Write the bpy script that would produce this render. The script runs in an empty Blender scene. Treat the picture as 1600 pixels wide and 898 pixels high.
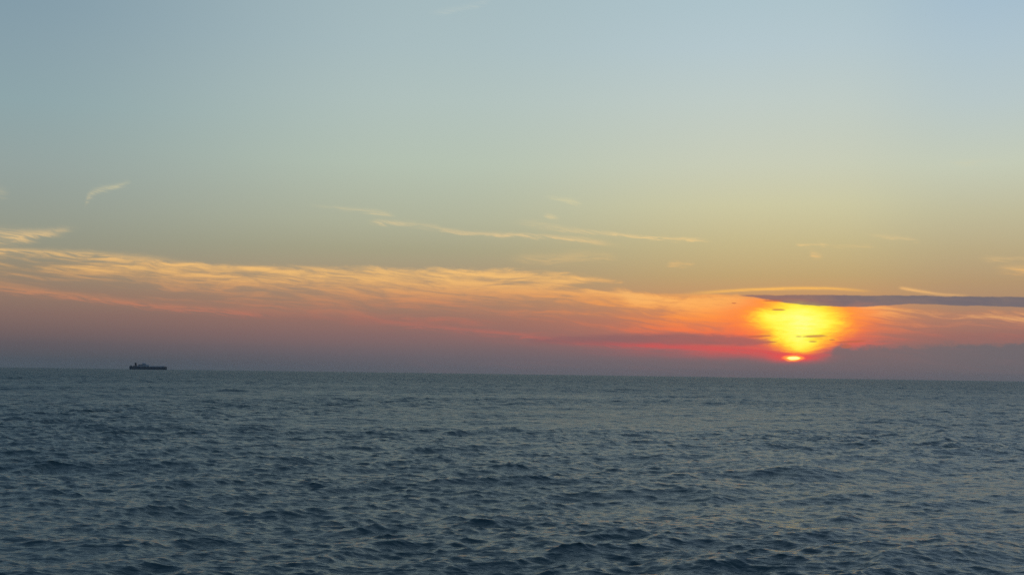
import bpy, math, random
import numpy as np
from mathutils import Matrix, Vector, Euler

scene = bpy.context.scene
R_EARTH = 7.3e6                      # effective radius, refraction included
CAM_H = 12.0

# ---------------------------------------------------------------- camera
HFOV = 45.0
PITCH = 3.90
ROLL = 0.788                         # the horizon drops to the right
cam_data = bpy.data.cameras.new('camera')
cam_data.sensor_width = 36.0
cam_data.lens = 18.0 / math.tan(math.radians(HFOV / 2))
cam_data.clip_start = 0.5
cam_data.clip_end = 80000.0
camera = bpy.data.objects.new('camera', cam_data)
scene.collection.objects.link(camera)
CAM_ROT = (Matrix.Rotation(math.radians(90 + PITCH), 3, 'X') @ Matrix.Rotation(math.radians(ROLL), 3, 'Z'))
camera.rotation_euler = CAM_ROT.to_euler()
camera.location = (0, 0, CAM_H)
scene.camera = camera
scene.render.resolution_x, scene.render.resolution_y = 1024, 574

FPX = 800.0 / math.tan(math.radians(HFOV / 2))


def sky_dir(px, py):
    """azimuth (from +Y, clockwise) and elevation in degrees of a bearing"""
    v = CAM_ROT @ Vector(((px - 800.0) / FPX, -(py - 449.0) / FPX, -1.0))
    v.normalize()
    return math.degrees(math.atan2(v.x, v.y)), math.degrees(math.asin(v.z))


def lin(r, g, b):
    def f(c):
        c = c / 255.0
        return c / 12.92 if c <= 0.04045 else ((c + 0.055) / 1.055) ** 2.4
    return (f(r), f(g), f(b), 1.0)


# ---------------------------------------------------------------- view
scene.view_settings.view_transform = 'Standard'
scene.view_settings.look = 'None'
scene.view_settings.exposure = 0.0
scene.view_settings.gamma = 1.0
scene.cycles.use_denoising = False
scene.cycles.max_bounces = 6
scene.cycles.sample_clamp_indirect = 4.0

SUN_AZ, SUN_EL = sky_dir(1240, 559)

# ---------------------------------------------------------------- world
world = bpy.data.worlds.new('World')
scene.world = world
world.use_nodes = True
NT = world.node_tree
NT.nodes.clear()


class G:
    """small expression helper over shader nodes"""
    @staticmethod
    def _in(sock, v):
        if isinstance(v, bpy.types.NodeSocket):
            NT.links.new(v, sock)
        else:
            sock.default_value = v

    @staticmethod
    def m(op, a, b=0.0, c=0.0, clamp=False):
        n = NT.nodes.new('ShaderNodeMath')
        n.operation = op
        n.use_clamp = clamp
        G._in(n.inputs[0], a)
        G._in(n.inputs[1], b)
        G._in(n.inputs[2], c)
        return n.outputs[0]

    @staticmethod
    def step(x, e0, e1):
        n = NT.nodes.new('ShaderNodeMapRange')
        n.interpolation_type = 'SMOOTHSTEP'
        G._in(n.inputs['Value'], x)
        G._in(n.inputs['From Min'], e0)
        G._in(n.inputs['From Max'], e1)
        return n.outputs[0]

    @staticmethod
    def remap(x, a, b, c, d):
        n = NT.nodes.new('ShaderNodeMapRange')
        G._in(n.inputs['Value'], x)
        for k, v in zip(('From Min', 'From Max', 'To Min', 'To Max'), (a, b, c, d)):
            n.inputs[k].default_value = v
        return n.outputs[0]

    @staticmethod
    def gauss(x, s):
        q = G.m('DIVIDE', x, s)
        return G.m('EXPONENT', G.m('MULTIPLY', G.m('MULTIPLY', q, q), -1.0))

    @staticmethod
    def mix(f, a, b, mode='MIX'):
        n = NT.nodes.new('ShaderNodeMix')
        n.data_type = 'RGBA'
        n.blend_type = mode
        n.clamp_factor = True
        G._in(n.inputs[0], f)
        G._in(n.inputs[6], a)
        G._in(n.inputs[7], b)
        return n.outputs[2]

    @staticmethod
    def ramp(x, stops, interp='LINEAR'):
        n = NT.nodes.new('ShaderNodeValToRGB')
        n.color_ramp.interpolation = interp
        e = n.color_ramp.elements
        stops = sorted(stops)
        while len(e) < len(stops):
            e.new(0.5)
        for el, (p, c) in zip(e, stops):
            el.position = p
        for el, (p, c) in zip(e, stops):
            el.color = c
        NT.links.new(x, n.inputs[0])
        return n.outputs[0]

    @staticmethod
    def curve(x, pts, x0, x1, y0, y1):
        """y(x) through pts, table over x0..x1, values within y0..y1"""
        n = NT.nodes.new('ShaderNodeFloatCurve')
        cm = n.mapping
        cm.use_clip = True
        c = cm.curves[0]
        pts = sorted(pts)
        q = [((a - x0) / (x1 - x0), (b - y0) / (y1 - y0)) for a, b in pts]
        q = [p for p in q if 0 <= p[0] <= 1]
        while len(c.points) < len(q):
            c.points.new(0.5, 0.5)
        for p, (a, b) in zip(c.points, q):
            p.location = (a, b)
            p.handle_type = 'AUTO_CLAMPED'
        cm.extend = 'HORIZONTAL'
        cm.update()
        NT.links.new(G.remap(x, x0, x1, 0.0, 1.0), n.inputs[1])
        return G.m('MULTIPLY_ADD', n.outputs[0], y1 - y0, y0)

    @staticmethod
    def noise(vec, scale, detail=4.0, rough=0.55, dist=0.0):
        n = NT.nodes.new('ShaderNodeTexNoise')
        n.inputs['Scale'].default_value = scale
        n.inputs['Detail'].default_value = detail
        n.inputs['Roughness'].default_value = rough
        n.inputs['Distortion'].default_value = dist
        NT.links.new(vec, n.inputs['Vector'])
        return n.outputs[0]

    @staticmethod
    def vec(x, y, z=0.0):
        n = NT.nodes.new('ShaderNodeCombineXYZ')
        for s, v in zip(n.inputs, (x, y, z)):
            G._in(s, v)
        return n.outputs[0]


tc = NT.nodes.new('ShaderNodeTexCoord')
sep = NT.nodes.new('ShaderNodeSeparateXYZ')
NT.links.new(tc.outputs['Generated'], sep.inputs[0])
dx, dy, dz = sep.outputs
DEG = 180.0 / math.pi
el = G.m('MULTIPLY', G.m('ARCSINE', dz), DEG)
az = G.m('MULTIPLY', G.m('ARCTAN2', dx, dy), DEG)
elp = G.m('MAXIMUM', el, 0.0)
# angular distance in azimuth from the sun, 0..180
daz = G.m('SUBTRACT', az, SUN_AZ)
dabs = G.m('PINGPONG', daz, 180.0)
u = G.m('SQRT', G.m('DIVIDE', elp, 90.0))


def U(px, py):
    return math.sqrt(max(0.0, sky_dir(px, py)[1]) / 90.0)


def column(px, rows, zenith):
    return [(U(px, y), lin(*c)) for y, c in rows] + [(math.sqrt(32 / 90), zenith[0]), (1.0, zenith[1])]


# clear sky behind the clouds, at three bearings from the sun
col_left = column(30, [(0, (131, 156, 169)), (70, (136, 160, 170)), (155, (141, 165, 170)), (255, (148, 163, 160)),
                       (345, (148, 154, 141)), (380, (147, 148, 131)), (420, (151, 136, 114)),
                       (455, (146, 121, 106)), (490, (131, 107, 101)), (515, (115, 98, 98)), (535, (97, 91, 97)), (550, (86, 88, 96)), (568, (77, 87, 96))],
                  (lin(114, 140, 162), lin(82, 108, 140)))
col_mid = column(640, [(0, (166, 187, 192)), (70, (170, 190, 193)), (155, (177, 194, 190)), (255, (181, 194, 178)),
                       (345, (176, 179, 154)), (390, (167, 163, 134)), (430, (169, 149, 121)),
                       (470, (166, 130, 107)), (500, (150, 112, 103)), (525, (132, 105, 105)), (545, (114, 101, 106)), (560, (101, 98, 107)), (578, (91, 97, 106))],
                 (lin(138, 162, 178), lin(92, 118, 148)))
col_sun = column(1250, [(0, (174, 196, 204)), (70, (181, 200, 206)), (155, (191, 204, 199)), (255, (200, 205, 184)),
                        (320, (203, 200, 163)), (380, (196, 183, 138)), (430, (190, 164, 116)),
                        (460, (195, 150, 105)), (500, (190, 122, 98)), (530, (160, 106, 100)), (548, (124, 103, 108)),
                        (570, (107, 101, 109)), (588, (105, 100, 108))],
                 (lin(150, 174, 192), lin(98, 124, 154)))
col_right = column(1560, [(0, (167, 191, 206)), (70, (175, 196, 206)), (155, (184, 200, 201)), (255, (196, 203, 183)),
                          (330, (191, 187, 155)), (390, (184, 169, 132)), (440, (178, 150, 114)),
                          (470, (172, 138, 110)), (500, (164, 122, 106)), (525, (148, 106, 102)), (545, (116, 106, 108)),
                          (590, (96, 101, 108))],
                   (lin(142, 166, 190), lin(98, 124, 154)))
base_l = G.ramp(u, col_left)
base_r = G.ramp(u, col_right)
base_m = G.ramp(u, col_mid)
base_s = G.ramp(u, col_sun)
d_left = SUN_AZ - sky_dir(30, 560)[0]
d_mid = SUN_AZ - sky_dir(640, 560)[0]
base = G.mix(G.step(dabs, 1.0, d_mid), base_s, base_m)
base = G.mix(G.m('MULTIPLY', G.step(daz, 1.5, 8.5), G.step(dabs, 40.0, 15.0)), base, base_r)
base = G.mix(G.step(dabs, d_mid - 2, d_left + 3), base, base_l)
# away from the sunset the low sky loses its warmth
far = G.ramp(u, [(0.0, lin(70, 80, 96)), (0.25, lin(92, 104, 124)), (0.45, lin(96, 118, 144)), (1.0, lin(82, 108, 140))])
base = G.mix(G.step(dabs, 38.0, 130.0), base, far)

# shared streak noises ------------------------------------------------
wob = G.noise(G.vec(G.m('MULTIPLY', az, 0.10), G.m('MULTIPLY', el, 0.35), 3.0), 1.0, 3.0)
wobc = G.m('SUBTRACT', wob, 0.5)
el_w = G.m('MULTIPLY_ADD', wobc, 1.6, el)
streakA = G.noise(G.vec(G.m('MULTIPLY', az, 0.11), G.m('MULTIPLY', G.m('MULTIPLY_ADD', az, 0.055, el_w), 1.25), 0.7), 1.0, 6.0, 0.58, 0.35)
streakB = G.noise(G.vec(G.m('MULTIPLY', az, 0.35), G.m('MULTIPLY', G.m('MULTIPLY_ADD', az, 0.09, el_w), 4.2), 9.1), 1.0, 5.0, 0.6, 0.5)
fine = G.noise(G.vec(G.m('MULTIPLY', az, 1.7), G.m('MULTIPLY', el, 9.0), 5.5), 1.0, 4.0, 0.6, 0.3)

A0, A1 = -30.0, 30.0


def edge(pts):
    """elevation as a function of bearing through the given points"""
    q = [sky_dir(*p) for p in pts]
    return G.curve(az, q, A0, A1, -1.0, 17.0)


def prof(pts):
    """0..1 value as a function of bearing; pts are (px, value)"""
    return G.curve(az, [(sky_dir(x, 500)[0], v) for x, v in pts], A0, A1, 0.0, 1.0)


# cloud colour: pale high up, gold, orange, then red close to the horizon
def cu(y, c, x=700):
    return (U(x, y), lin(*c))


cloud_far = G.ramp(u, [(0.0, lin(120, 92, 97)), cu(545, (142, 98, 98)), cu(520, (176, 104, 98)), cu(500, (198, 114, 96)), cu(480, (206, 132, 98)), cu(455, (220, 158, 104)),
                       cu(430, (234, 176, 108)), cu(411, (242, 196, 128)), cu(370, (226, 196, 146)), cu(310, (212, 202, 160)), cu(0, (190, 200, 195))])
cloud_near = G.ramp(u, [(0.0, lin(150, 80, 85)), cu(556, (200, 76, 82)), cu(540, (234, 84, 80)), cu(525, (248, 102, 74)), cu(508, (253, 126, 68)), cu(490, (255, 148, 66)),
                        cu(470, (255, 164, 78)), cu(455, (250, 168, 88)), cu(430, (245, 180, 105)), cu(380, (240, 200, 135)), cu(310, (222, 212, 165)), cu(0, (200, 210, 205))])
cloud = G.mix(G.m('MULTIPLY', G.step(dabs, 16.0, 3.0), G.step(daz, 7.0, 2.0)), cloud_far, cloud_near)
dim = G.step(dabs, 55.0, 24.0)
cloud = G.mix(G.m('MULTIPLY', G.m('SUBTRACT', 1.0, dim), 0.6), cloud, base)

# main sheet of cirrus --------------------------------------------------
top = edge([(-300, 380), (0, 389), (150, 397), (300, 404), (450, 411), (600, 413), (760, 417), (860, 419), (920, 425), (965, 434), (990, 449),
            (1060, 457), (1150, 458), (1250, 462), (1350, 466), (1450, 480), (1600, 482), (1800, 486)])
bot = edge([(-300, 455), (0, 465), (200, 478), (400, 492), (600, 508), (800, 528), (1000, 545), (1200, 556), (1400, 552), (1600, 550), (1800, 550)])
rag = G.noise(G.vec(G.m('MULTIPLY', az, 0.55), G.m('MULTIPLY', G.m('MULTIPLY_ADD', az, 0.05, el_w), 2.6), 14.3), 1.0, 7.0, 0.66, 0.9)
fibre = G.noise(G.vec(G.m('MULTIPLY', az, 0.9), G.m('MULTIPLY', G.m('MULTIPLY_ADD', az, 0.11, el_w), 11.0), 21.7), 1.0, 4.0, 0.62, 0.6)
bodyt = G.m('DIVIDE', G.m('SUBTRACT', G.m('MULTIPLY_ADD', G.m('SUBTRACT', rag, 0.52), 0.7, top), el), 0.40)
body_top = G.step(bodyt, 0.0, 0.8)
body_bot = G.step(G.m('SUBTRACT', el, bot), -0.6, 1.5)
dens = G.m('ADD', G.m('MULTIPLY', streakA, 1.05), G.m('MULTIPLY', streakB, 0.75))
dens = G.m('MULTIPLY_ADD', G.m('SUBTRACT', rag, 0.5), 0.48, dens)
dens = G.m('MULTIPLY_ADD', G.m('SUBTRACT', fibre, 0.5), 0.30, dens)
crest = G.gauss(G.m('SUBTRACT', el, G.m('SUBTRACT', top, 0.45)), 0.55)
dens = G.m('MULTIPLY_ADD', crest, 0.16, dens)
low = G.step(G.m('SUBTRACT', top, el), 0.9, 2.2)
thr = prof([(-300, .56), (0, .56), (150, .53), (300, .47), (420, .38), (600, .35), (800, .37), (940, .40), (1000, .42), (1080, .34), (1130, .28), (1250, .3), (1340, .36), (1400, .50), (1500, .60), (1600, .54), (1800, .5)])
thr = G.m('MULTIPLY_ADD', G.m('MULTIPLY', low, G.step(daz, -3.0, -9.0)), 0.09, thr)
gap = G.m('MULTIPLY', G.gauss(G.m('SUBTRACT', az, sky_dir(945, 450)[0]), 1.7), G.gauss(G.m('SUBTRACT', el_w, sky_dir(945, 449)[1]), 0.20))
gap2 = G.m('MULTIPLY', G.gauss(G.m('SUBTRACT', az, sky_dir(800, 450)[0]), 1.5), G.gauss(G.m('SUBTRACT', el_w, sky_dir(800, 441)[1]), 0.12))
thr = G.m('MULTIPLY_ADD', G.m('ADD', gap, G.m('MULTIPLY', gap2, 0.6)), 0.50, thr)
sheet = G.step(dens, G.m('ADD', thr, 0.31), G.m('ADD', thr, 0.78))
sheet = G.m('MULTIPLY', G.m('MULTIPLY', sheet, body_top), body_bot)
sheet = G.m('MULTIPLY', sheet, 0.92)
glint = G.m('MULTIPLY', G.m('MULTIPLY', crest, sheet), 0.55)
cloud_lit = G.mix(glint, cloud, lin(255, 205, 125))
sky = G.mix(sheet, base, cloud_lit)


# long thin trails ------------------------------------------------------
fibc = G.m('ADD', G.m('MULTIPLY', G.m('SUBTRACT', rag, 0.5), 0.7), G.m('SUBTRACT', fibre, 0.5))


def trail(pts, noisef=0.75, gain=1.05, fray=0.45):
    """pts: (px, py, half width px, strength)"""
    q = sorted((sky_dir(x, y)[0], sky_dir(x, y)[1], w / FPX * DEG, s) for x, y, w, s in pts)
    a, b = q[0][0], q[-1][0]
    pad = (b - a) * 0.02 + 0.05
    x0, x1 = a - pad, b + pad
    cen = G.curve(az, [(p[0], p[1]) for p in q], x0, x1, -1.0, 17.0)
    wid = G.curve(az, [(p[0], p[2]) for p in q], x0, x1, 0.0, 2.0)
    amp = G.curve(az, [(x0, 0.0)] + [(p[0], p[3]) for p in q] + [(x1, 0.0)], x0, x1, 0.0, 1.0)
    v = G.gauss(G.m('SUBTRACT', G.m('MULTIPLY_ADD', fibc, fray, el), cen), wid)
    mod = G.m('MULTIPLY_ADD', G.step(fibre, 0.36, 0.62), noisef, 1.0 - noisef)
    return G.m('MULTIPLY', G.m('MULTIPLY', G.m('MULTIPLY', v, mod), amp), gain)


trails = [
    [(130, 322, 6, 0), (137, 309, 6, .30), (150, 299, 5, .45), (172, 293, 4, .5), (195, 287, 3, .5), (209, 285, 3, 0)],
    [(-200, 365, 12, .7), (0, 368, 10, .85), (40, 368, 8, .8), (75, 364, 6, .6), (100, 360, 5, .35), (130, 356, 4, 0)],
    [(-200, 382, 8, .6), (0, 391, 4, .9), (60, 392, 4, .6), (140, 397, 5, .6), (220, 405, 6, .5), (330, 416, 6, .0)],
    [(-200, 440, 8, .4), (0, 449, 7, .5), (120, 463, 5, .7), (250, 478, 5, .55), (380, 488, 5, .5), (440, 494, 4, 0)],
    [(470, 321, 3, 0), (520, 323, 3, .25), (560, 327, 3, .35), (592, 333, 4, .5), (625, 338, 3, 0)],
    [(570, 346, 3, 0), (600, 347, 3, .55), (660, 351, 4, .3), (710, 361, 3, .55), (780, 366, 3, .7), (850, 369, 3, .7), (920, 376, 4, .5), (990, 386, 4, 0)],
    [(790, 346, 4, 0), (840, 350, 5, .3), (900, 360, 3.5, .35), (950, 365, 3, .7), (1010, 370, 2.5, .75), (1080, 375, 2.2, .7), (1120, 377, 2, 0)],
    [(845, 305, 3, 0), (870, 309, 3, .35), (895, 316, 4.5, .55), (915, 321, 4, 0)],
    [(845, 336, 2, 0), (858, 338, 3, .55), (880, 342, 2.5, 0)],
    [(1036, 412, 2, 0), (1055, 412, 3.5, .6), (1075, 412, 3, .5), (1092, 411, 2, 0)],
    [(1240, 382, 2, 0), (1252, 383, 2, .8), (1285, 383, 2, .7), (1300, 384, 1.5, .15), (1350, 385, 2, .2), (1375, 386, 2, 0)],
    [(1262, 394, 4, 0), (1272, 398, 4.5, .5), (1290, 402, 3, 0)],
    [(1340, 368, 3, 0), (1380, 369, 3, .22), (1425, 374, 2.5, .35), (1440, 377, 2, 0)],
    [(1520, 402, 3, 0), (1560, 404, 3, .3), (1590, 404, 3, .2), (1700, 400, 3, 0)],
    [(1545, 418, 3, 0), (1575, 421, 6, .5), (1620, 421, 7, .6), (1720, 415, 6, 0)],
    [(1470, 255, 3, 0), (1510, 254, 4, .2), (1570, 249, 4, 0)],
    [(660, 20, 5, 0), (705, 16, 4, .3), (745, 7, 4, .3), (775, 0, 4, 0)],
    [(0, 300, 8, .25), (20, 303, 7, 0)],
    [(780, 402, 4, 0), (840, 404, 8, .25), (930, 400, 7, .25), (980, 404, 4, 0)],
    [(560, 498, 3, 0), (640, 507, 3, .45), (800, 522, 4, .5), (900, 535, 4, .4), (1000, 540, 3, .0)],
]
acc = None
for t in trails:
    f = trail(t)
    acc = f if acc is None else G.m('MAXIMUM', acc, f)
trail_col = G.mix(0.35, cloud, G.mix(1.0, cloud, (1.15, 1.12, 1.05, 1), 'MULTIPLY'))
sky = G.mix(acc, sky, trail_col)

# glow of the sun through the cloud --------------------------------------
SX = 1245
E_LO, E_HI = sky_dir(SX, 590)[1], sky_dir(SX, 430)[1]


def vert(pts, lo=0.0, hi=1.0):
    return G.curve(el, [(sky_dir(SX, y)[1], v) for y, v in pts], E_LO, E_HI, lo, hi)


k = DEG / FPX
g_amp = vert([(590, 0), (562, .0), (556, .18), (552, .40), (547, .62), (538, .80), (525, .93), (510, 1.0), (495, .98), (484, .80), (475, .58), (466, .38), (452, .18), (440, 0)])
g_sig = vert([(590, 28 * k), (556, 28 * k), (548, 34 * k), (538, 44 * k), (525, 54 * k), (510, 68 * k), (495, 76 * k), (482, 78 * k), (470, 76 * k), (455, 76 * k), (430, 95 * k)], 0, 6)
daz_w = G.m('MULTIPLY_ADD', G.m('SUBTRACT', rag, 0.5), 1.7, daz)
gq = G.m('ABSOLUTE', G.m('DIVIDE', G.m('SUBTRACT', daz_w, sky_dir(1250, 500)[0] - SUN_AZ), g_sig))
glow = G.m('MULTIPLY', G.m('EXPONENT', G.m('MULTIPLY', G.m('POWER', gq, 1.45), -1.0)), g_amp)
w_amp = vert([(590, 0), (566, .06), (556, .45), (540, .62), (520, .85), (500, .95), (480, .95), (464, .9), (440, .8)])
w_sig = G.mix(G.step(daz, -0.5, 0.5), (5.6, 5.6, 5.6, 1), (3.1, 3.1, 3.1, 1))
lid = edge([(-300, 458), (900, 458), (1000, 458), (1100, 458), (1150, 460), (1200, 463), (1250, 466), (1400, 470), (1600, 474), (1800, 476)])
lid = G.step(G.m('SUBTRACT', lid, el), -0.04, 0.10)
wide = G.m('MULTIPLY', G.m('MULTIPLY', G.gauss(daz, w_sig), w_amp), lid)
wide = G.m('MULTIPLY', wide, G.remap(G.m('MULTIPLY_ADD', streakA, 0.7, G.m('MULTIPLY', streakB, 0.7)), 0.5, 0.9, 0.42, 1.15))
sky = G.mix(wide, sky, cloud_near)
glow = G.m('MULTIPLY', G.m('MULTIPLY', glow, lid), G.remap(streakB, 0.3, 0.7, 0.82, 1.10))
glow = G.m('MULTIPLY', glow, G.remap(fine, 0.3, 0.7, 0.92, 1.06))
glow_col = G.ramp(glow, [(0.0, lin(240, 88, 76)), (0.15, lin(250, 118, 70)), (0.30, lin(255, 150, 62)), (0.42, lin(255, 188, 60)),
                         (0.54, lin(255, 228, 62)), (0.68, lin(255, 250, 82)), (0.88, lin(255, 255, 112)), (1.0, lin(255, 255, 135))])
sky = G.mix(G.step(glow, 0.04, 0.36), sky, glow_col)

# mauve bank low over the horizon -----------------------------------------
bank_top = edge([(-300, 540), (0, 540), (300, 548), (600, 555), (800, 560), (1000, 566), (1100, 563), (1180, 562), (1215, 566), (1245, 567), (1270, 562),
                 (1300, 549), (1318, 540), (1350, 543), (1385, 541), (1420, 543), (1450, 541), (1480, 537), (1530, 538), (1600, 536), (1800, 535)])
bump = G.noise(G.vec(G.m('MULTIPLY', az, 1.6), G.m('MULTIPLY', el, 2.4), 2.2), 1.0, 5.0, 0.6)
bank_e = G.m('MULTIPLY_ADD', G.m('SUBTRACT', bump, 0.5), 0.75, bank_top)
soft = G.curve(az, [(sky_dir(x, 540)[0], v) for x, v in ((0, .9), (900, .7), (1100, .5), (1250, .40), (1300, .38), (1340, .26), (1400, .20), (1600, .20))], A0, A1, 0, 1)
bank = G.m('DIVIDE', G.m('SUBTRACT', bank_e, el), soft)
bank = G.step(bank, -0.5, 0.7)
bank_col = G.ramp(u, [(0.0, lin(96, 99, 107)), (U(1300, 575), lin(102, 100, 108)), (U(1300, 545), lin(112, 103, 108)), (0.25, lin(118, 104, 108))])
bank_col = G.mix(G.step(daz, 3.0, 9.0), bank_col, G.ramp(u, [(0.0, lin(94, 99, 107)), (U(1550, 540), lin(104, 103, 110)), (0.3, lin(108, 104, 110))]))
bank_l = G.ramp(u, [(0.0, lin(77, 87, 96)), (U(100, 560), lin(80, 87, 96)), (U(100, 540), lin(96, 91, 97)), (0.25, lin(116, 98, 98))])
bank_col = G.mix(G.m('MULTIPLY', G.m('SUBTRACT', streakB, 0.5), 0.30), bank_col, lin(170, 110, 108))
bank_col = G.mix(G.step(dabs, 8.0, d_left), bank_col, bank_l)
sky = G.mix(G.m('MULTIPLY', bank, 0.93), sky, bank_col)


# a darker roll of the bank left of the sun
def bar(pts, soft_px, noise_amp, src=fine):
    """pts: (px, y top, y bottom): a solid bar of cloud between two edges"""
    t_ = edge_local([(p[0], p[1]) for p in pts])
    b_ = edge_local([(p[0], p[2]) for p in pts])
    nz = G.m('MULTIPLY', G.m('SUBTRACT', src, 0.5), noise_amp * k)
    s = soft_px * k
    a = G.step(G.m('SUBTRACT', G.m('ADD', t_, nz), el), -s, s)
    b = G.step(G.m('SUBTRACT', el, G.m('SUBTRACT', b_, nz)), -s, s)
    q0, q1 = sky_dir(pts[0][0], pts[0][1])[0], sky_dir(pts[-1][0], pts[-1][1])[0]
    w = G.m('MULTIPLY', G.step(az, q0, q0 + 0.5), G.step(az, q1, q1 - 0.5))
    return G.m('MULTIPLY', G.m('MULTIPLY', a, b), w)


def edge_local(pts):
    q = [sky_dir(*p) for p in pts]
    return G.curve(az, q, q[0][0] - 0.3, q[-1][0] + 0.3, -1.0, 17.0)


roll = bar([(820, 530, 534), (900, 526, 538), (980, 523, 541), (1060, 521, 541), (1120, 522, 540), (1160, 525, 540), (1195, 531, 538), (1215, 535, 536)], 5, 9)
sky = G.mix(G.m('MULTIPLY', roll, 0.72), sky, lin(134, 96, 101))
red = trail([(880, 532, 3, 0), (960, 538, 3, .3), (1040, 540, 4, .6), (1110, 543, 4, .6), (1170, 548, 4.5, .72), (1215, 553, 4, .5), (1240, 556, 3, .0)], 0.3)
sky = G.mix(red, sky, lin(216, 78, 82))

# bright rim and the long dark bar ----------------------------------------
rim = trail([(1040, 462, 3, 0), (1100, 457, 2.6, .5), (1150, 453.5, 2.2, .85), (1200, 451.5, 2.2, 1), (1260, 450, 2.2, 1), (1310, 451, 2, .8), (1350, 454, 2, .3), (1380, 456, 2, 0)], 0.2, 1.0, 0.06)
sky = G.mix(rim, sky, lin(248, 186, 96))
rim2 = trail([(1400, 449, 2, 0), (1412, 450.5, 2.2, .7), (1440, 455.5, 2.4, .8), (1465, 459, 2, .6), (1500, 461, 1.6, .35), (1530, 462, 1.5, 0)], 0.3, 1.0, 0.08)
sky = G.mix(rim2, sky, lin(246, 190, 120))
dark = bar([(1150, 460.5, 462), (1180, 460.5, 464.5), (1215, 461, 471), (1245, 460.5, 475), (1300, 460.5, 478.5), (1340, 461.5, 479), (1380, 461.5, 477), (1430, 462, 475),
            (1500, 463, 477), (1560, 463.5, 478.5), (1600, 464, 480), (1700, 465, 482), (1800, 468, 482), (1900, 474, 478)], 1.0, 3.5, bump)
dark = G.m('MULTIPLY', dark, G.remap(rag, 0.3, 0.7, 0.80, 1.0))
sky = G.mix(G.m('MULTIPLY', dark, 0.97), sky, G.mix(G.step(daz, -1.0, 4.0), lin(134, 106, 106), lin(102, 102, 113)))


# torn scraps of dark cloud in front of the glow ----------------------------
def scrap(px, py, rx, ry, tilt=0.0):
    a, e = sky_dir(px, py)
    X = G.m('SUBTRACT', az, a)
    Y = G.m('ADD', G.m('SUBTRACT', el, e), G.m('MULTIPLY', X, tilt))
    r = G.m('ADD', G.m('POWER', G.m('ABSOLUTE', G.m('DIVIDE', X, rx * k)), 2.0),
            G.m('POWER', G.m('ABSOLUTE', G.m('DIVIDE', Y, ry * k)), 2.0))
    r = G.m('MULTIPLY_ADD', G.m('SUBTRACT', fine, 0.5), 1.3, r)
    return G.step(r, 1.25, 0.35)


sc = None
for s in [(1274, 525, 19, 2.2, -.05), (1270, 533.5, 7, 1.3), (1216, 483.7, 11, 1.5), (1186, 525, 20, 2.0, -.04), (1330, 533.5, 21, 2.0, -.06),
          (1300, 530.5, 5, 1), (1322, 541, 9, 3.5), (1147, 473.5, 4, 1.0), (1248, 525.5, 5, .8), (1208, 469.5, 16, 1.6), (1225, 561.5, 9, 1.6), (1205, 534, 10, 1.2)]:
    f = scrap(*s)
    sc = f if sc is None else G.m('MAXIMUM', sc, f)
sky = G.mix(G.m('MULTIPLY', sc, 0.7), sky, lin(186, 100, 76))

# the strip of sun itself between two layers ---------------------------------
el_s0 = G.m('MULTIPLY_ADD', G.m('SUBTRACT', rag, 0.5), 0.30, el)
hal = G.m('MULTIPLY', G.gauss(daz, 34 * k), G.gauss(G.m('SUBTRACT', el_s0, sky_dir(1241, 558)[1]), 6.5 * k))
hal = G.m('MULTIPLY', hal, G.remap(fine, 0.3, 0.7, 0.8, 1.15))
sky = G.mix(G.m('MULTIPLY', hal, 1.0), sky, lin(244, 72, 74))
el_s = G.m('MULTIPLY_ADD', G.m('SUBTRACT', streakB, 0.5), 0.16, G.m('MULTIPLY_ADD', G.m('SUBTRACT', bump, 0.5), 0.10, el))
ell = G.m('ADD', G.m('POWER', G.m('ABSOLUTE', G.m('DIVIDE', daz, 15 * k)), 2.0),
          G.m('POWER', G.m('ABSOLUTE', G.m('DIVIDE', G.m('SUBTRACT', el_s, sky_dir(1240, 559)[1]), 4.4 * k)), 2.0))
disc = G.step(G.m('MULTIPLY_ADD', G.m('SUBTRACT', fine, 0.5), 0.9, ell), 1.8, 0.1)
sky = G.mix(disc, sky, (1.4, 0.42, 0.06, 1))
core = G.step(ell, 0.62, 0.0)
sky = G.mix(core, sky, (2.8, 1.9, 0.45, 1))

# below the horizon: nothing is seen of it
bg = NT.nodes.new('ShaderNodeBackground')
NT.links.new(sky, bg.inputs['Color'])
bg.inputs['Strength'].default_value = 0.99
# physical dusk sky under it all
nishita = NT.nodes.new('ShaderNodeTexSky')
nishita.sky_type = 'NISHITA'
nishita.sun_disc = False
nishita.sun_elevation = math.radians(SUN_EL)
nishita.sun_rotation = math.radians(SUN_AZ)
nishita.air_density = 1.0
nishita.dust_density = 1.0
bg2 = NT.nodes.new('ShaderNodeBackground')
NT.links.new(nishita.outputs[0], bg2.inputs['Color'])
bg2.inputs['Strength'].default_value = 0.002
addn = NT.nodes.new('ShaderNodeAddShader')
NT.links.new(bg.outputs[0], addn.inputs[0])
NT.links.new(bg2.outputs[0], addn.inputs[1])
wo = NT.nodes.new('ShaderNodeOutputWorld')
NT.links.new(addn.outputs[0], wo.inputs[0])
world.cycles.sampling_method = 'MANUAL'
world.cycles.sample_map_resolution = 2048

# ---------------------------------------------------------------- sun lamp
sun_data = bpy.data.lights.new('sun', 'SUN')
sun_data.energy = 0.0008
sun_data.angle = math.radians(0.6)
sun_data.color = (1.0, 0.25, 0.09)
sun = bpy.data.objects.new('sun', sun_data)
scene.collection.objects.link(sun)
a_, e_ = math.radians(SUN_AZ), math.radians(SUN_EL)
to_sun = Vector((math.sin(a_) * math.cos(e_), math.cos(a_) * math.cos(e_), math.sin(e_)))
sun.rotation_euler = to_sun.to_track_quat('Z', 'Y').to_euler()
sun.location = to_sun * 60 + Vector((0, 0, 40))

# ---------------------------------------------------------------- the sea
rng = np.random.default_rng(7)


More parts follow.
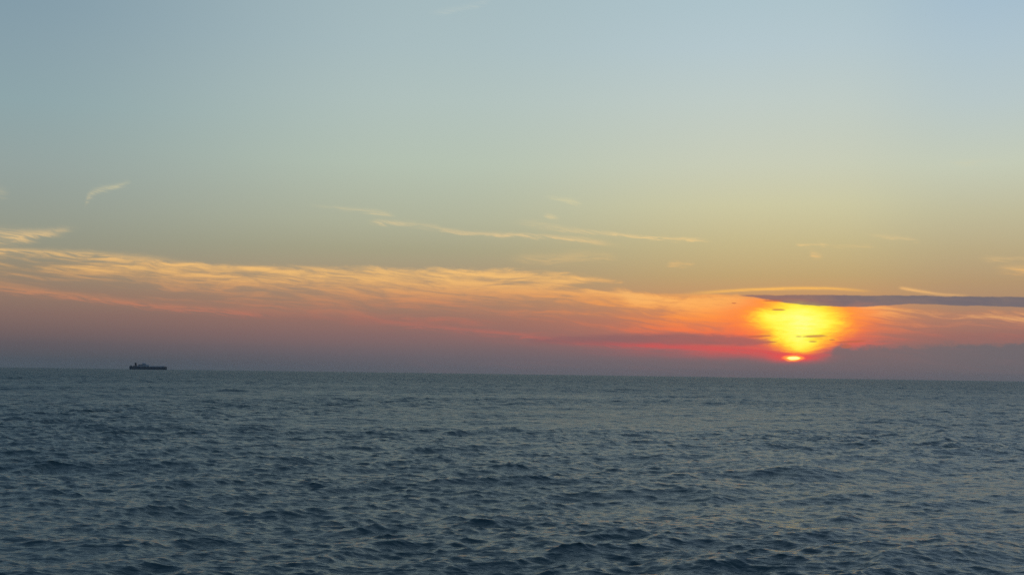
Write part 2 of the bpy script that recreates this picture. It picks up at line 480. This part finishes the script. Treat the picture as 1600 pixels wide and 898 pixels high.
def sea_tile(L, N, lam_lo, lam_hi, wind_deg, hs, spread=2.0, peak=None, soft=0.15):
    """one square of random sea: vertical and horizontal displacement, periodic"""
    kx = np.fft.fftfreq(N, d=L / N) * 2 * np.pi
    KX, KY = np.meshgrid(kx, kx, indexing='ij')
    K = np.hypot(KX, KY)
    K[0, 0] = 1e-6
    lam = 2 * np.pi / K
    kp = 2 * np.pi / (peak or lam_hi)
    S = K ** -4.0 * np.exp(-1.25 * (kp / K) ** 2)
    th = np.arctan2(KY, KX) - math.radians(wind_deg)
    D = np.where(np.cos(th) > 0, np.abs(np.cos(th)) ** (2 * spread), 0) + 0.04 + 0.12 * np.abs(np.cos(th - 0.7)) ** 10
    lo = 1 / (1 + np.exp(-(np.log(lam) - math.log(lam_lo)) / soft))
    hi = 1 / (1 + np.exp((np.log(lam) - math.log(lam_hi)) / soft))
    A = np.sqrt(S * D * lo * hi)
    A[0, 0] = 0
    ph = rng.normal(size=(N, N)) + 1j * rng.normal(size=(N, N))
    H = A * ph
    z = np.fft.ifft2(H).real
    sc = (hs / 4) / z.std()
    z = z * sc
    X = (np.fft.ifft2(-1j * KX / K * H).real) * sc
    Y = (np.fft.ifft2(-1j * KY / K * H).real) * sc
    return np.stack([X, Y, z], -1).astype(np.float32), L, N


def sample(tile, x, y, rot=0.0):
    T, L, N = tile
    c, s = math.cos(rot), math.sin(rot)
    u_ = (x * c + y * s) / L * N
    v_ = (-x * s + y * c) / L * N
    iu = np.floor(u_).astype(np.int64)
    iv = np.floor(v_).astype(np.int64)
    fu = (u_ - iu)[..., None].astype(np.float32)
    fv = (v_ - iv)[..., None].astype(np.float32)
    i0, i1, j0, j1 = iu % N, (iu + 1) % N, iv % N, (iv + 1) % N
    d = (T[i0, j0] * (1 - fu) + T[i1, j0] * fu) * (1 - fv) + (T[i0, j1] * (1 - fu) + T[i1, j1] * fu) * fv
    return np.stack([d[..., 0] * c - d[..., 1] * s, d[..., 0] * s + d[..., 1] * c, d[..., 2]], -1)


# distance rings
rs = [3.0]
while rs[-1] < 17000:
    r = rs[-1]
    if r < 40:
        d = 0.5
    elif r < 3500:
        d = max(0.16, 0.0024 * r)
    else:
        d = 0.0024 * 3500 * (r / 3500) ** 2
    rs.append(r + d)
rs = np.array(rs)
dr = np.gradient(rs)
fine_az = np.arange(-30, 30.001, 0.088)
coarse = np.arange(30, 330.001, 6.0)[1:-1]
azs = np.radians(np.concatenate([fine_az, coarse]))
nr, na = len(rs), len(azs)
daz_arr = np.concatenate([np.full(len(fine_az), math.radians(0.088)), np.full(len(coarse), math.radians(6))])
RR, AA = np.meshgrid(rs, azs, indexing='ij')
SP = np.maximum(dr[:, None], RR * daz_arr[None, :])      # grid spacing here
GX, GY = RR * np.sin(AA), RR * np.cos(AA)


def fade(lo, hi):
    t = np.clip((np.log(SP) - math.log(lo)) / (math.log(hi) - math.log(lo)), 0, 1)
    return (1 - t * t * (3 - 2 * t))[..., None]


WIND = -75.0
swell = sea_tile(900.0, 1024, 26.0, 90.0, WIND, 0.85, 5.0, 42.0)
chop = sea_tile(311.0, 1024, 2.6, 26.0, WIND + 9, 0.74, 6.0, 19.0)
ripple = sea_tile(61.0, 512, 0.45, 2.6, WIND - 8, 0.16, 3.5, 2.6)
D = 1.0 * sample(swell, GX, GY) * fade(4.0, 30.0)
# gusts: patches of rougher and of calmer water
gust = sea_tile(1700.0, 256, 45.0, 320.0, WIND + 40, 4.0, 0.5, 260.0)
gf = 1.0 + 0.20 * np.clip(sample(gust, GX, GY, 0.2)[..., 2:3], -1.8, 2.2)
D += gf * sample(chop, GX, GY, 0.10) * fade(3.5, 14.0)
D += gf * sample(ripple, GX, GY, -0.25) * fade(0.55, 3.0)
CHOP = -1.15        # drawn together at the crests, spread in the troughs
P = np.empty((nr, na, 3), np.float32)
P[..., 0] = GX + CHOP * D[..., 0]
P[..., 1] = GY + CHOP * D[..., 1]
P[..., 2] = D[..., 2] - RR ** 2 / (2 * R_EARTH)
verts = np.concatenate([P.reshape(-1, 3), np.array([[0, 0, 0]], np.float32)])
i = np.arange(nr - 1)[:, None] * na
j = np.arange(na)[None, :]
jn = (j + 1) % na
quads = np.stack([i + j, i + jn, i + na + jn, i + na + j], -1)[..., ::-1].reshape(-1, 4)
centre = nr * na
tris = np.stack([np.full(na, centre), (np.arange(na) + 1) % na, np.arange(na)], -1)[:, ::-1]
nq, ntri = len(quads), len(tris)
me = bpy.data.meshes.new('sea')
me.vertices.add(len(verts))
me.vertices.foreach_set('co', verts.ravel())
me.loops.add(nq * 4 + ntri * 3)
me.loops.foreach_set('vertex_index', np.concatenate([quads.ravel(), tris.ravel()]).astype(np.int32))
me.polygons.add(nq + ntri)
starts = np.concatenate([np.arange(nq) * 4, nq * 4 + np.arange(ntri) * 3]).astype(np.int32)
me.polygons.foreach_set('loop_start', starts)
me.update(calc_edges=True)
me.polygons.foreach_set('use_smooth', np.ones(nq + ntri, dtype=bool))
if me.polygons[0].normal.z < 0:
    me.flip_normals()
sea = bpy.data.objects.new('sea', me)
scene.collection.objects.link(sea)
sea['kind'] = 'structure'
sea['label'] = 'dark slate blue choppy sea reaching to the horizon'
print('sea faces', nq)

wm = bpy.data.materials.new('sea_water')
wm.use_nodes = True
NT = wm.node_tree
NT.nodes.clear()
out = NT.nodes.new('ShaderNodeOutputMaterial')
pb = NT.nodes.new('ShaderNodeBsdfPrincipled')
NT.links.new(pb.outputs[0], out.inputs[0])
pb.inputs['Base Color'].default_value = (0.026, 0.066, 0.076, 1)
pb.inputs['IOR'].default_value = 1.333
geo = NT.nodes.new('ShaderNodeNewGeometry')
sp = NT.nodes.new('ShaderNodeSeparateXYZ')
NT.links.new(geo.outputs['Position'], sp.inputs[0])
flat = G.vec(sp.outputs[0], sp.outputs[1], 0.0)
vl = NT.nodes.new('ShaderNodeVectorMath')
vl.operation = 'LENGTH'
NT.links.new(flat, vl.inputs[0])
dist = vl.outputs['Value']
ld = G.m('LOGARITHM', dist, 10.0)


def relief(scale, sy, amp, weight, detail, rot, dist_=0.0):
    mp = NT.nodes.new('ShaderNodeMapping')
    mp.inputs['Rotation'].default_value = (0, 0, math.radians(rot))
    mp.inputs['Scale'].default_value = (scale, scale * sy, 1)
    NT.links.new(flat, mp.inputs['Vector'])
    n = G.noise(mp.outputs[0], 1.0, detail, 0.55, dist_)
    h = G.m('MULTIPLY', n, amp)
    return h if weight is None else G.m('MULTIPLY', h, weight)


h = relief(1 / 0.45, 3.2, 0.026, G.step(ld, 2.5, 1.9), 2.0, 8, 0.3)               # capillary ripples
h = G.m('ADD', h, relief(1 / 1.2, 2.6, 0.15, G.step(ld, 3.4, 2.6), 2.0, -14, 0.4))  # wavelets
h = G.m('ADD', h, relief(1 / 4.5, 2.6, 0.90, G.m('MULTIPLY', G.step(ld, 2.1, 2.7), G.step(ld, 4.2, 3.6)), 2.0, 8, 0.2))
h = G.m('ADD', h, relief(1 / 14.0, 2.6, 3.8, G.step(ld, 2.7, 3.3), 2.0, -5, 0.0))
bumpn = NT.nodes.new('ShaderNodeBump')
bumpn.inputs['Strength'].default_value = 1.0
bumpn.inputs['Distance'].default_value = 1.0
NT.links.new(h, bumpn.inputs['Height'])
NT.links.new(bumpn.outputs[0], pb.inputs['Normal'])
# unresolved ripples act as gloss: the farther the patch, the wider the spread of their slopes
patch = G.noise(G.vec(G.m('MULTIPLY', sp.outputs[0], 0.0035), G.m('MULTIPLY', sp.outputs[1], 0.009)), 1.0, 4.0, 0.6, 0.6)
rgh = G.m('MULTIPLY_ADD', G.m('SUBTRACT', patch, 0.5), 0.22, G.m('MULTIPLY_ADD', G.step(ld, 1.8, 3.6), 0.235, 0.20))
NT.links.new(rgh, pb.inputs['Roughness'])
me.materials.append(wm)

# ---------------------------------------------------------------- ship


def material(name, color, rough=0.6, metallic=0.0, wear=0.25, scale=0.3):
    global NT
    m = bpy.data.materials.new(name)
    m.use_nodes = True
    NT = m.node_tree
    b = NT.nodes['Principled BSDF']
    t = NT.nodes.new('ShaderNodeTexCoord')
    n = G.noise(t.outputs['Object'], scale, 5.0, 0.6)
    c = G.mix(G.step(n, 0.42, 0.68), (*color, 1), (color[0] * (1 - wear), color[1] * (1 - wear * 1.1), color[2] * (1 - wear * 1.3), 1))
    NT.links.new(c, b.inputs['Base Color'])
    b.inputs['Roughness'].default_value = rough
    b.inputs['Metallic'].default_value = metallic
    return m


M_hull = material('hull_paint', (0.09, 0.12, 0.14), 0.6)
M_grey = material('grey_paint', (0.38, 0.43, 0.46), 0.6)
M_light = material('pale_blue_paint', (0.45, 0.54, 0.62), 0.6)
M_deck = material('deck_paint', (0.04, 0.055, 0.055), 0.8)
M_dark = material('black_paint', (0.03, 0.034, 0.04), 0.5)
M_glass = material('dark_glass', (0.01, 0.014, 0.02), 0.1, 0.0, 0.0)
M_orange = material('lifeboat_orange', (0.35, 0.09, 0.03), 0.5)


class MB:
    def __init__(self):
        self.v, self.f = [], []

    def loft(self, rings, cap=True):
        n = len(rings[0])
        b = len(self.v)
        for r in rings:
            self.v += [tuple(p) for p in r]
        for a in range(len(rings) - 1):
            for q in range(n):
                q2 = (q + 1) % n
                self.f.append((b + a * n + q, b + a * n + q2, b + (a + 1) * n + q2, b + (a + 1) * n + q))
        if cap:
            self.f.append(tuple(b + q for q in range(n))[::-1])
            self.f.append(tuple(b + (len(rings) - 1) * n + q for q in range(n)))
        return self

    def box(self, x0, x1, y0, y1, z0, z1, tx0=0, tx1=0, ty=0):
        return self.loft([[(x0, y0, z0), (x1, y0, z0), (x1, y1, z0), (x0, y1, z0)],
                          [(x0 + tx0, y0 + ty, z1), (x1 - tx1, y0 + ty, z1), (x1 - tx1, y1 - ty, z1), (x0 + tx0, y1 - ty, z1)]])

    def tube(self, p, q, r0, r1=None, n=10):
        p, q = Vector(p), Vector(q)
        r1 = r0 if r1 is None else r1
        d = (q - p).normalized()
        s = d.orthogonal().normalized()
        t = d.cross(s)
        cs = [(math.cos(2 * math.pi * i / n), math.sin(2 * math.pi * i / n)) for i in range(n)]
        return self.loft([[p + (s * a + t * b) * r0 for a, b in cs], [q + (s * a + t * b) * r1 for a, b in cs]])

    def build(self, name, mat, parent, bevel=0.0):
        m = bpy.data.meshes.new(name)
        m.from_pydata([tuple(v) for v in self.v], [], self.f)
        import bmesh
        bm = bmesh.new()
        bm.from_mesh(m)
        bmesh.ops.recalc_face_normals(bm, faces=bm.faces)
        if bevel:
            bmesh.ops.bevel(bm, geom=bm.edges[:], offset=bevel, segments=2, affect='EDGES', clamp_overlap=True)
        bm.to_mesh(m)
        bm.free()
        m.materials.append(mat)
        o = bpy.data.objects.new(name, m)
        scene.collection.objects.link(o)
        o.parent = parent
        return o


SHIP_D = 7400.0
sa, _ = sky_dir(231.5, 575)
sar = math.radians(sa)
ship = bpy.data.objects.new('cargo_ship', None)
scene.collection.objects.link(ship)
ship.location = (SHIP_D * math.sin(sar), SHIP_D * math.cos(sar), -SHIP_D ** 2 / (2 * R_EARTH))
ship.rotation_euler = (0, 0, -sar)            # bow to the right, broadside to the camera
ship['label'] = 'dark cargo ship with funnel aft, alone on the horizon at left'
ship['category'] = 'ship'

# hull: stations along x, stern at -103, bow at +103 (metres)
def station(x, hb_top, hb_wl, z_top, z_keel=-6.0):
    pts = [(hb_top, z_top), (hb_top * 0.99, z_top * 0.55), (hb_wl, 1.0), (hb_wl * 0.96, -2.0), (hb_wl * 0.6, z_keel + 0.8), (0, z_keel)]
    right = [(x, -a, z) for a, z in pts]
    left = [(x, a, z) for a, z in pts[::-1][1:]]
    return right + left


hull = MB()
S = [(-103, 12.5, 10.0, 17.5, -1.5), (-101, 13.5, 11.5, 18.5, -3.5), (-92, 15, 13.5, 19.5, -6), (-88, 15, 14, 17.2, -7), (-70, 15.5, 15, 16.8, -7), (0, 15.5, 15.3, 16.3, -7), (55, 15.5, 15, 16.0, -7),
     (75, 14.5, 12.5, 16.2, -7), (88, 11.5, 8.0, 16.8, -7), (96, 7.0, 3.8, 17.0, -6.5), (101, 3.0, 1.0, 16.5, -5.5), (103.5, 0.6, 0.2, 15.6, -3)]
hull.loft([station(*s) for s in S])
hull.build('hull', M_hull, ship)
bw = MB()
for a, b in zip(S[-5:-1], S[-4:]):
    for sgn in (-1, 1):
        bw.loft([[(a[0], sgn * a[1], a[3]), (a[0], sgn * (a[1] - .25), a[3]), (a[0], sgn * (a[1] - .25), a[3] + 1.3), (a[0], sgn * a[1], a[3] + 1.3)],
                 [(b[0], sgn * b[1], b[3]), (b[0], sgn * max(b[1] - .25, .1), b[3]), (b[0], sgn * max(b[1] - .25, .1), b[3] + 1.3), (b[0], sgn * b[1], b[3] + 1.3)]])
bw.build('bulwark', M_hull, ship)
# vehicle ramp folded up at the stern
MB().box(-100, -97, -8, 8, 18.9, 24.0, 0.6, 0.6, 0.5).build('stern_ramp', M_hull, ship, 0.2)
MB().box(-97, -86, -12, 12, 19.3, 22.3, 0.5, 3.0, 0.5).build('mooring_deck_house', M_hull, ship, 0.2)
# long weather deck house running forward
MB().box(8, 92, -14, 14, 16.35, 20.4, 0.5, 6.0, 0.3).build('weather_deck', M_grey, ship, 0.25)
MB().box(64, 88, -10, 10, 20.45, 22.0, 1.0, 3.0, 0.5).build('forward_deck_house', M_grey, ship, 0.2)
MB().box(-84, -56, -14.5, 14.5, 17.2, 20.8, 1, 0, 0.3).build('aft_deck_house', M_hull, ship, 0.2)
# accommodation block
acc_ = MB().box(-58, 6, -14.5, 14.5, 16.8, 25.0, 1.0, 1.0, 0.3).build('accommodation', M_grey, ship, 0.3)
MB().box(-55, -12, -13.5, 13.5, 25.05, 30.0, 2.5, 0.5, 0.4).build('upper_accommodation', M_grey, ship, 0.3)
br = MB().box(-34, -12, -16, 16, 30.05, 36.2, 1.0, 2.2, 0.6).build('bridge', M_light, ship, 0.3)
MB().box(-12, 4, -12, 12, 25.05, 28.0, 0.0, 3.0, 0.5).build('forward_accommodation', M_light, ship, 0.2)
for q in range(9):
    MB().box(-13.2, -12.85, -14.4 + q * 3.3, -12.0 + q * 3.3, 32.6, 34.4).build('bridge_window', M_glass, br)
for row, z in enumerate((19.5, 22.4)):
    for q in range(16):
        MB().box(-55.0 + q * 3.7, -53.8 + q * 3.7, -14.72, -14.3, z, z + 1.1).build('cabin_window', M_glass, acc_)
# funnel, leaning slightly aft
fn = MB()
rings = []
for z, cx, rx, ry in ((20.85, -68.6, 5.8, 4.2), (27, -69.0, 5.6, 4.0), (34, -69.5, 5.3, 3.7), (38.5, -69.8, 5.0, 3.4)):
    rings.append([(cx + rx * math.copysign(abs(math.cos(t)) ** .7, math.cos(t)), ry * math.copysign(abs(math.sin(t)) ** .7, math.sin(t)), z)
                  for t in [2 * math.pi * i / 20 for i in range(20)]])
fn.loft(rings)
fo = fn.build('funnel', M_dark, ship)
for x in (-71.6, -69.5, -67.6):
    MB().tube((x, 0.4, 38.4), (x - .5, 0.4, 40.6), 0.7, 0.65).build('exhaust_pipe', M_dark, fo)
# masts
mast = MB().tube((-30, 0, 36.2), (-30, 0, 47.0), 0.8, 0.35).build('radar_mast', M_grey, ship)
MB().box(-30.4, -29.6, -4.5, 4.5, 41.0, 41.5).build('yard', M_grey, mast)
MB().box(-31.6, -26.2, -1.2, 1.2, 38.2, 38.7).build('radar_platform', M_grey, mast)
MB().box(-28.9, -27.5, -2.4, 2.4, 39.2, 39.7).build('radar_scanner', M_light, mast)
MB().tube((90, 0, 16.8), (90, 0, 27.0), 0.45, 0.25).build('fore_mast', M_grey, ship)
MB().tube((-94, 0, 22.3), (-95, 0, 27.5), 0.3, 0.15).build('ensign_staff', M_grey, ship)
# lifeboats in their davits on the near side and the far side
for sgn in (-1, 1):
    for x in (-50, -40):
        lb = MB()
        rr = []
        for t in (-4.2, -3.4, -1.5, 1.5, 3.4, 4.2):
            w = 1.45 * math.sqrt(max(0.02, 1 - (t / 4.35) ** 2))
            rr.append([(x + t, sgn * 15.6 + w * math.cos(a), 27.4 + w * math.sin(a)) for a in [2 * math.pi * i / 12 for i in range(12)]])
        lo = lb.loft(rr).build('lifeboat', M_orange, ship)
        for t in (-3.0, 3.0):
            MB().tube((x + t, sgn * 13.6, 25.0), (x + t, sgn * 15.7, 30.0), 0.22).build('davit', M_grey, lo)
# ventilators and low cargo housings on the weather deck
for x in range(14, 62, 8):
    MB().tube((x, -9, 20.4), (x, -9, 22.0), 1.0, 0.8).build('ventilator', M_grey, ship)
    MB().tube((x, 9, 20.4), (x, 9, 22.0), 1.0, 0.8).build('ventilator', M_grey, ship)

# ---------------------------------------------------------------- haze
hz = MB()
E = 17500.0
hz.box(-E, E, -E, E, -26.0, 60.0)
hm = bpy.data.materials.new('haze_air')
hm.use_nodes = True
NT = hm.node_tree
NT.nodes.clear()
ho = NT.nodes.new('ShaderNodeOutputMaterial')
hv = NT.nodes.new('ShaderNodeVolumePrincipled')
hv.inputs['Color'].default_value = (0.85, 0.88, 0.92, 1)
hv.inputs['Density'].default_value = 0.000016
NT.links.new(hv.outputs[0], ho.inputs['Volume'])
haze = hz.build('haze', hm, None)
haze['kind'] = 'stuff'
haze['label'] = 'thin evening haze lying over the sea'
haze['category'] = 'haze'
